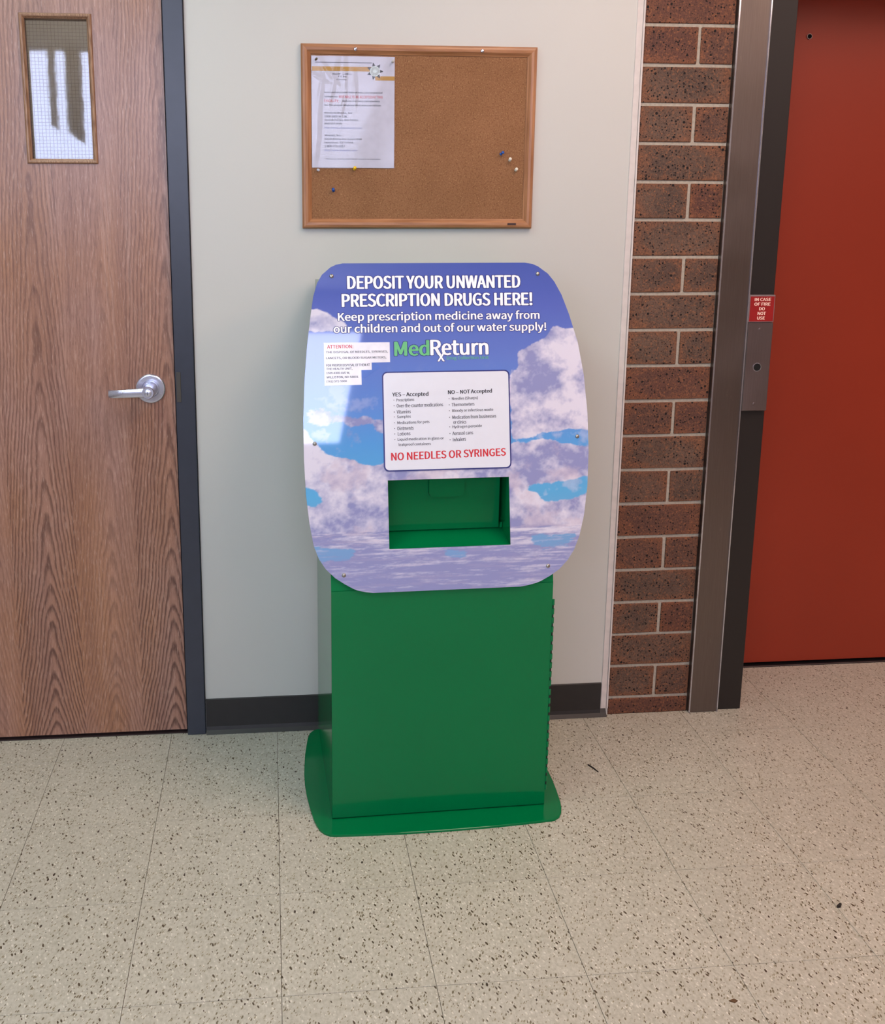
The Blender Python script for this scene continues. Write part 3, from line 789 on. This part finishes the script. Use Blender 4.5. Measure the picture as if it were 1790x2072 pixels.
# backing sheet with real thickness, same outline and hole (edge walls and back)
outl = [(b, a) for a, b in L[::-1]] ; outr = [(b, a) for a, b in Rr]
ring = outl + outr          # left side downwards, then right side upwards
bm = bmesh.new()
TH = .0045
Fv = [bm.verts.new(SP(a, b, .0002)) for a, b in ring]; Bv = [bm.verts.new(SP(a, b, TH)) for a, b in ring]
n = len(ring)
for i in range(n): bm.faces.new((Fv[i], Fv[(i + 1) % n], Bv[(i + 1) % n], Bv[i]))
hole = [(HU0, HV0), (HU1, HV0), (HU1, HV1), (HU0, HV1)]
Fh = [bm.verts.new(SP(a, b, .0002)) for a, b in hole]; Bh = [bm.verts.new(SP(a, b, TH)) for a, b in hole]
for i in range(4): bm.faces.new((Fh[i], Fh[(i + 1) % 4], Bh[(i + 1) % 4], Bh[i]))
be = [bm.edges.get((Bv[i], Bv[(i + 1) % n])) for i in range(n)] + [bm.edges.get((Bh[i], Bh[(i + 1) % 4])) for i in range(4)]
bmesh.ops.triangle_fill(bm, edges=be, use_beauty=True)
sign = bm_obj('sign_panel', bm, paint('sign_edge', (40, 92, 78), .35), kio)
pr = link('printed_face', me, PRINT, sign); pr['label'] = 'glossy print of white clouds in a blue sky'
# standoffs that carry the sign on the cabinet
# screws
SCR = mat_steel('screw_steel', (170, 168, 160), .3)
def screw(u, v, dark=False):
    bm = bmesh.new(); nrm = (SP(0, 0, -1) - SP(0, 0, 0)).normalized()
    add_lathe(bm, [(.0048, 0), (.0050, .0008), (.0040, .0020), (.0022, .0027), (.0, .0029)], SP(u, v, 0), nrm, 16, False)
    o = bm_obj('screw', bm, SCR, sign, tocentre=False)
    for p_ in o.data.polygons: p_.use_smooth = True
for u, v in [(.0172, .8108), (.5207, .8138), (-.0317, .4139), (.6106, .4156), (.0306, .0999), (.5297, .1024)]: screw(u, v)

# lettering on the print
def two(body, x0, x1, y0, y1, off, edge, mat=WHITE, par=None, frame=SP, ink=NAVY, slant=0):
    text(body, x0, x1, y0, y1, frame, ink, par or sign, off, .0003, 'lettering', 'navy outline of the lettering', slant, edge)
    text(body, x0, x1, y0, y1, frame, mat, par or sign, off, .0006, 'lettering', None, slant)
two('DEPOSIT YOUR UNWANTED', .0540, .4770, .7800, .8110, .055, .0018)
two('PRESCRIPTION DRUGS HERE!', .0400, .5060, .7375, .7685, .055, .0018)
two('Keep prescription medicine away from', .0300, .5230, .6985, .7250, .03, .0014)
two('our children and out of our water supply!', .0190, .5390, .6700, .6965, .03, .0014)
LOGOG = paint('logo_green', (104, 190, 122), .3)
two('Med', .1635, .2490, .6190, .6555, .05, .0016, LOGOG)
two('Return', .2510, .3940, .6190, .6560, .05, .0016)
two('x', .2680, .2860, .6045, .6240, .04, .0012)
text('Drug Collection Unit', .2910, .3940, .6060, .6165, SP, LOGOG, sign, .01, .0008)
# pale blue arrow behind the label
slab('arrow_mark', 0, 0, 0, 0, -.0004, 0, paint('arrow_blue', (74, 112, 196), .3), sign, pts=[(.083, .608), (.112, .6085), (.130, .592), (.091, .566), (.083, .568)])

# information card
card = slab('info_card', .1325, .4440, .3430, .5815, -.0016, 0, NAVY, kio, r=.012)
card['label'] = 'white rectangular card with a navy edge listing accepted and refused items'
slab('card_face', .1355, .4410, .3460, .5785, -.0019, -.0017, paint('card_white', (226, 228, 236), .22, 0, .5, .01), card, r=.010)
def ctext(s, x0, x1, y, h, mat=GREYINK, off=.0, sl=0): text(s, x0, x1, y, y + h, lambda a, b, d: SP(a, b, d - .0019), mat, card, off, .0002, slant=sl)
ctext('YES \u2013 Accepted', .1560, .2440, .5195, .0125, BLACKINK, .04)
ctext('NO \u2013 NOT Accepted', .2915, .4000, .5225, .0125, BLACKINK, .04, .0015)
for s, w_, y in (('\u2022 Prescriptions', .050, .5080), ('\u2022 Over-the-counter medications', .1200, .4955), ('\u2022 Vitamins', .041, .4805), ('\u2022 Samples', .041, .4680), ('\u2022 Medications for pets', .086, .4540), ('\u2022 Ointments', .047, .4410), ('\u2022 Lotions', .039, .4280), ('\u2022 Liquid medication in glass or', .120, .4140)):
    ctext(s, .1590, .1590 + w_, y, .0088, GREYINK, .025, .0008)
ctext('leakproof containers', .1690, .2470, .4015, .0088, GREYINK, .025, .0008)
for s, w_, y in (('\u2022 Needles (Sharps)', .072, .5090), ('\u2022 Thermometers', .063, .4950), ('\u2022 Bloody or infectious waste', .109, .4800), ('\u2022 Medication from businesses', .116, .4650), ('\u2022 Hydrogen peroxide', .080, .4410), ('\u2022 Aerosol cans', .058, .4260), ('\u2022 Inhalers', .040, .4110)):
    ctext(s, .2930, .2930 + w_, y, .0088, GREYINK, .025, .0012)
ctext('or clinics', .3030, .3350, .4535, .0085, GREYINK, .025)
ctext('NO NEEDLES OR SYRINGES', .1500, .4310, .3690, .0185, REDINK, .045, .0045)

# attention label, three stepped strips
att = slab('attention_label', 0, 0, 0, 0, -.0006, 0, paint('label_white', (238, 236, 242), .15), kio,
           pts=[(-.0050, .5510), (.0835, .5515), (.0835, .5865), (.1085, .5868), (.1085, .6040), (.1530, .6045), (.1530, .6520), (-.0050, .6530)])
att['label'] = 'white stepped sticker headed with a red word'
def atext(s, x0, x1, y, h=.0062, mat=GREYINK, off=.03): text(s, x0, x1, y, y + h, lambda a, b, d: SP(a, b, d - .0006), mat, att, off, .0002)
atext('ATTENTION:', .0030, .0650, .6390, .0085, REDINK, .03)
atext('THE DISPOSAL OF NEEDLES, SYRINGES,', .0000, .1480, .6265)
atext('LANCETS, OR BLOOD SUGAR METERS,', .0000, .1440, .6125)
atext('FOR PROPER DISPOSAL OF THEM AT', .0000, .1040, .5960)
atext('THE HEALTH UNIT,', .0000, .0620, .5870)
atext('1509 43RD AVE W,', .0000, .0560, .5770)
atext('WILLISTON, ND 58801', .0000, .0760, .5670)
atext('(701) 572-5000', .0000, .0480, .5575)

# ================================================================== cork board
bd = thing('cork_board', 'oak framed cork pinboard on the wall above the drop box', 'pinboard', (.3978, 0, 1.447))
BX0, BX1, BZ0, BZ1 = .0894, .7062, 1.4472, 1.9124
mitre('frame_rail', BX0, BX1, BZ0, BZ1, .0250, -.0175, -.0008, (mat_oakframe('x'), mat_oakframe('z')), bd, 'TBLR')
box('cork_panel', BX0 + .020, BX1 - .020, -.0075, -.001, BZ0 + .020, BZ1 - .020, CORK, bd)
for x in (.2290, .5590):
    lathe('screw', [(.0050, 0), (.0050, .001), (.0036, .0030), (.0, .0038)], (x, -.0170, 1.9000), (0, -1, 0), CHROME, bd, 16)
tag = box('maker_tag', .6390, .6620, -.0182, -.0173, 1.4560, 1.4615, paint('maker_tag', (60, 34, 30), .5), bd)

# ---- notice in a clear sleeve
NX0, NX1, NZ0, NZ1 = .1150, .3335, 1.6020, 1.8850
no = thing('notice', 'printed county notice in a shiny clear sleeve, upper left of the pinboard', 'notice', (.2245, -.0080, 1.602))
def wave(a, b): return .0009 * math.sin(a * 46 + b * 9) * math.exp(-((a - NX0) / .08) ** 2) * 1.4 + .0006 * math.sin(b * 30 + a * 20)
box('sheet', NX0 + .001, NX1 - .002, -.0102, -.0098, NZ0 + .002, NZ1 - .002, paint('notice_paper', (196, 195, 208), .6), no)
# sleeve film with gathered creases at the top left
bm = bmesh.new(); NA, NB = 90, 110
film = []
for b in np.linspace(NZ0, NZ1, NB):
    row = []
    for a in np.linspace(NX0, NX1, NA):
        s = (a - NX0) / (NX1 - NX0); t_ = (NZ1 - b) / (NZ1 - NZ0)
        y = 0
        for (cx, cz, ang, ln, wd, am) in ((.10, .35, 8, .26, .022, .0016), (.20, .14, -38, .16, .02, .0016), (.27, .22, 12, .2, .02, .0014), (.40, .16, 2, .16, .018, .0015), (.52, .30, 0, .16, .020, .0015), (.38, .42, 14, .12, .016, .0012), (.06, .75, 5, .3, .03, .0012), (.10, .2, -60, .10, .015, .0014)):
            dx, dz = s - cx, (t_ - cz) * 1.3; ca_, sa_ = math.cos(math.radians(ang)), math.sin(math.radians(ang))
            p1 = dx * ca_ + dz * sa_; p2 = -dx * sa_ + dz * ca_
            y += am * math.exp(-(p1 / wd) ** 2 - (p2 / ln) ** 2)
        y += .0005 * math.sin(s * 9 + t_ * 4)
        row.append(bm.verts.new((a, -.0114 - y, b)))
    film.append(row)
for r1, r2 in zip(film, film[1:]):
    for k in range(NA - 1): bm.faces.new((r1[k], r1[k + 1], r2[k + 1], r2[k]))
sl = bm_obj('sleeve', bm, SLEEVE, no, smooth=True)
if sum(p_.normal.y for p_ in sl.data.polygons) > 0: sl.data.flip_normals()
def NF(a, b, d): return Vector((a, -.0104 + d, b))
OCHRE = paint('ochre_band', (178, 134, 52), .5)
def nslab(name, pts, mat, d=.0001):
    bm = bmesh.new(); bm.faces.new([bm.verts.new(NF(a, b, -d)) for a, b in pts]); return bm_obj(name, bm, mat, no)
def npx(x, y):  # sheet position from fractions
    return NX0 + x * (NX1 - NX0), NZ1 - y * (NZ1 - NZ0)
def nrect(x0, y0, x1, y1): 
    a, b = npx(x0, y0); c, d = npx(x1, y1); return [(a, d), (c, d), (c, b), (a, b)]
nslab('ochre_band', nrect(.01, .098, .73, .138), OCHRE); nslab('ochre_band', nrect(.76, .178, .99, .215), OCHRE)
nslab('grey_line', nrect(.05, .060, .72, .066), GREYINK)
# star badge
cx, cz = npx(.755, .135)
star = []
for k in range(14):
    r_ = .0222 if k % 2 == 0 else .0120
    a = math.pi / 2 + .22 + k * math.pi / 7; star.append((cx + r_ * math.cos(a), cz + r_ * math.sin(a)))
nslab('star_badge', star, paint('badge_black', (40, 38, 34), .5), .0002)
nslab('badge_disc', [(cx + .0132 * math.cos(a), cz + .0132 * math.sin(a)) for a in np.linspace(0, 6.28, 25)[:-1]], paint('badge_pale', (196, 206, 200), .5), .0003)
for r0, r1, mt in ((.0098, .0090, GREYINK), (.0070, .0062, GREYINK)):
    bm = bmesh.new(); A = [bm.verts.new(NF(cx + r0 * math.cos(a), cz + r0 * math.sin(a), -.0004)) for a in np.linspace(0, 6.283, 25)[:-1]]; B = [bm.verts.new(NF(cx + r1 * math.cos(a), cz + r1 * math.sin(a), -.0004)) for a in np.linspace(0, 6.283, 25)[:-1]]
    for k in range(24): bm.faces.new((A[k], A[(k + 1) % 24], B[(k + 1) % 24], B[k]))
    bm_obj('badge_ring', bm, mt, no)
def ntext(s, x0, x1, yc, h=.0056, mat=GREYINK, off=.035):
    a, b = npx(x0, yc); c, _ = npx(x1, yc); text(s, a, c, b - h / 2, b + h / 2, NF, mat, no, off, .0002)
ntext('Sheriff\u2019s Office', .25, .48, .162, .0045); ntext('P.O. Box', .32, .42, .185, .004); ntext('County', .30, .42, .212, .004)
ntext('In accordance with federal laws, any unwanted', .155, .845, .325)
ntext('syringes are', .155, .31, .362); ntext('NOT ABLE TO BE ACCEPTED AT THIS', .33, .85, .362, .0062, REDINK, .012)
ntext('FACILITY.', .155, .33, .398, .0062, REDINK, .012); ntext('Below are two companies', .37, .815, .400)
ntext('for the proper disposal that you can utilize:', .155, .83, .437)
for s, x1, y in (('Medical Waste, Inc.', .50, .505), ('1500 20th St S.W.', .43, .535), ('Grand Forks, ND 58201', .56, .568), ('(866) 201-0000', .36, .600)): ntext(s, .155, x1, y)
ntext('http://www.medicalwaste.com', .155, .60, .638, .0056, BLUEINK, .008)
for s, x1, y in (('Sharps, Inc.', .36, .705), ('9220 Kirby Dr, Suite 500', .60, .738), ('Houston, TX 77054', .50, .770), ('1-800-772-5657', .40, .800)): ntext(s, .155, x1, y)
ntext('http://www.sharpsinc.com', .155, .54, .838, .0056, BLUEINK, .008)
ntext('This service is not provided by the sheriff or its employees.', .165, .83, .915, .0035)

# ---- push pins
def pin(x, z, tilt, rgb, label, group, clear=False, s=1.0):
    t = thing('push_pin', label, 'pushpin', (x, -.0075, z), group)
    ax = Vector((tilt[0], -1, tilt[1])).normalized()
    m = paint('pin_%d_%d_%d' % rgb, rgb, .18, 0, .5)
    bm = bmesh.new(); add_lathe(bm, [(.0038 * s, .003), (.0040 * s, .0045), (.0024 * s, .0052), (.0020 * s, .008), (.0026 * s, .0105), (.0040 * s, .0120), (.0042 * s, .0135), (.0036 * s, .0148), (0, .0152)], (x, -.0075, z), ax, 16, False)
    o = bm_obj('pin_head', bm, m, t, True)
    bm = bmesh.new(); add_lathe(bm, [(.0004, -.004), (.0005, .0035)], (x, -.0075, z), ax, 6); bm_obj('needle', bm, CHROME, t)
G = 'push pins in the pinboard'
pin(.6160, 1.6400, (.45, .5), (24, 84, 168), 'blue push pin at right of the cork, above two white pins', G)
pin(.6420, 1.6250, (-.1, .3), (226, 220, 206), 'upper of two white push pins near the right side of the cork', G)
pin(.6590, 1.5995, (-.05, .25), (230, 224, 206), 'lower of two white push pins near the right side of the cork', G)
pin(.1722, 1.5440, (-.15, .35), (18, 70, 150), 'blue push pin alone in the cork below the notice', G)
pin(.2270, 1.6000, (.05, .3), (232, 190, 20), 'yellow push pin at the bottom edge of the notice', G)
pin(.1265, 1.8730, (.2, .1), (96, 84, 66), 'small brown pin in the top left corner of the notice', G, s=.7)
pin(.3250, 1.8700, (.1, .1), (190, 184, 178), 'clear grey pin in the top right corner of the notice', G, s=.8)
pin(.1300, 1.5985, (.2, -.1), (190, 190, 200), 'clear pin at the bottom left corner of the notice', G, s=.8)

# ================================================================== lift switch plate and fire sign
sp = thing('switch_plate', 'stainless steel key switch plate on the black lift jamb', 'switch plate', (1.3705, -.001, .9345))
box('plate', 1.3350, 1.4085, -.0160, -.0012, .9345, 1.1865, PLATE, sp, .0012)
lathe('key_hole', [(.0105, 0), (.0105, .0006)], (1.3705, -.0160, 1.0608), (0, -1, 0), VOID, sp, 24)
lathe('key_ring', [(.0105, 0), (.0125, 0), (.0125, .0012), (.0105, .0012), (.0105, 0)], (1.3705, -.0160, 1.0608), (0, -1, 0), CHROME, sp, 24)
for z in (1.1690, .9550): lathe('screw', [(.0042, 0), (.0040, .0010), (.0018, .0016), (.0018, .0006), (0, .0006)], (1.3700, -.0160, z), (0, -1, 0), PLATE, sp, 16)
fs = thing('fire_sign', 'small red fire warning sign above the key switch plate', 'sign', (1.3695, -.001, 1.188))
box('sign_backing', 1.3345, 1.4085, -.0155, -.0012, 1.1880, 1.2645, paint('sign_rim', (130, 112, 112), .4), fs, .0008)
box('red_face', 1.3365, 1.4060, -.0162, -.0154, 1.1905, 1.2605, paint('sign_red', (150, 14, 16), .5), fs)
PINK = paint('sign_lettering', (250, 214, 196), .5)
for s, x0, x1, z in (('IN CASE', 1.3480, 1.3960, 1.2480), ('OF FIRE', 1.3480, 1.3950, 1.2350), ('DO', 1.3630, 1.3800, 1.2220), ('NOT', 1.3595, 1.3840, 1.2090), ('USE', 1.3590, 1.3820, 1.1960)):
    text(s, x0, x1, z - .0002, z + .0085, lambda a, b, d: Vector((a, -.0162 + d, b)), PINK, fs, .06, .0003)

# ================================================================== crumbs on the floor
def crumb(x, y, pts, h, mat, label):
    o = prism('crumb', [(x + a, y + b) for a, b in pts], lambda a, b, d: Vector((a, b, d)), .0002, h, mat, None)
    o['label'] = label; o['category'] = 'crumb'
DK = paint('dark_crumb', (36, 30, 26), .8); BR = paint('brown_crumb', (98, 72, 46), .8)
crumb(.8520, -.2720, [(0, 0), (.010, -.020), (.016, -.040), (.014, -.041), (.006, -.022), (-.004, -.002)], .002, DK, 'thin dark splinter on the floor right of the drop box')
crumb(1.2200, -.8900, [(0, 0), (.012, .008), (.014, .004), (.006, -.005), (-.002, -.005)], .003, DK, 'dark fleck on the floor tiles at the lower right')
crumb(.8630, -1.1330, [(0, 0), (.012, .004), (.018, -.001), (.010, -.006)], .002, BR, 'brown fleck at the bottom edge of the floor')

flush_texts()
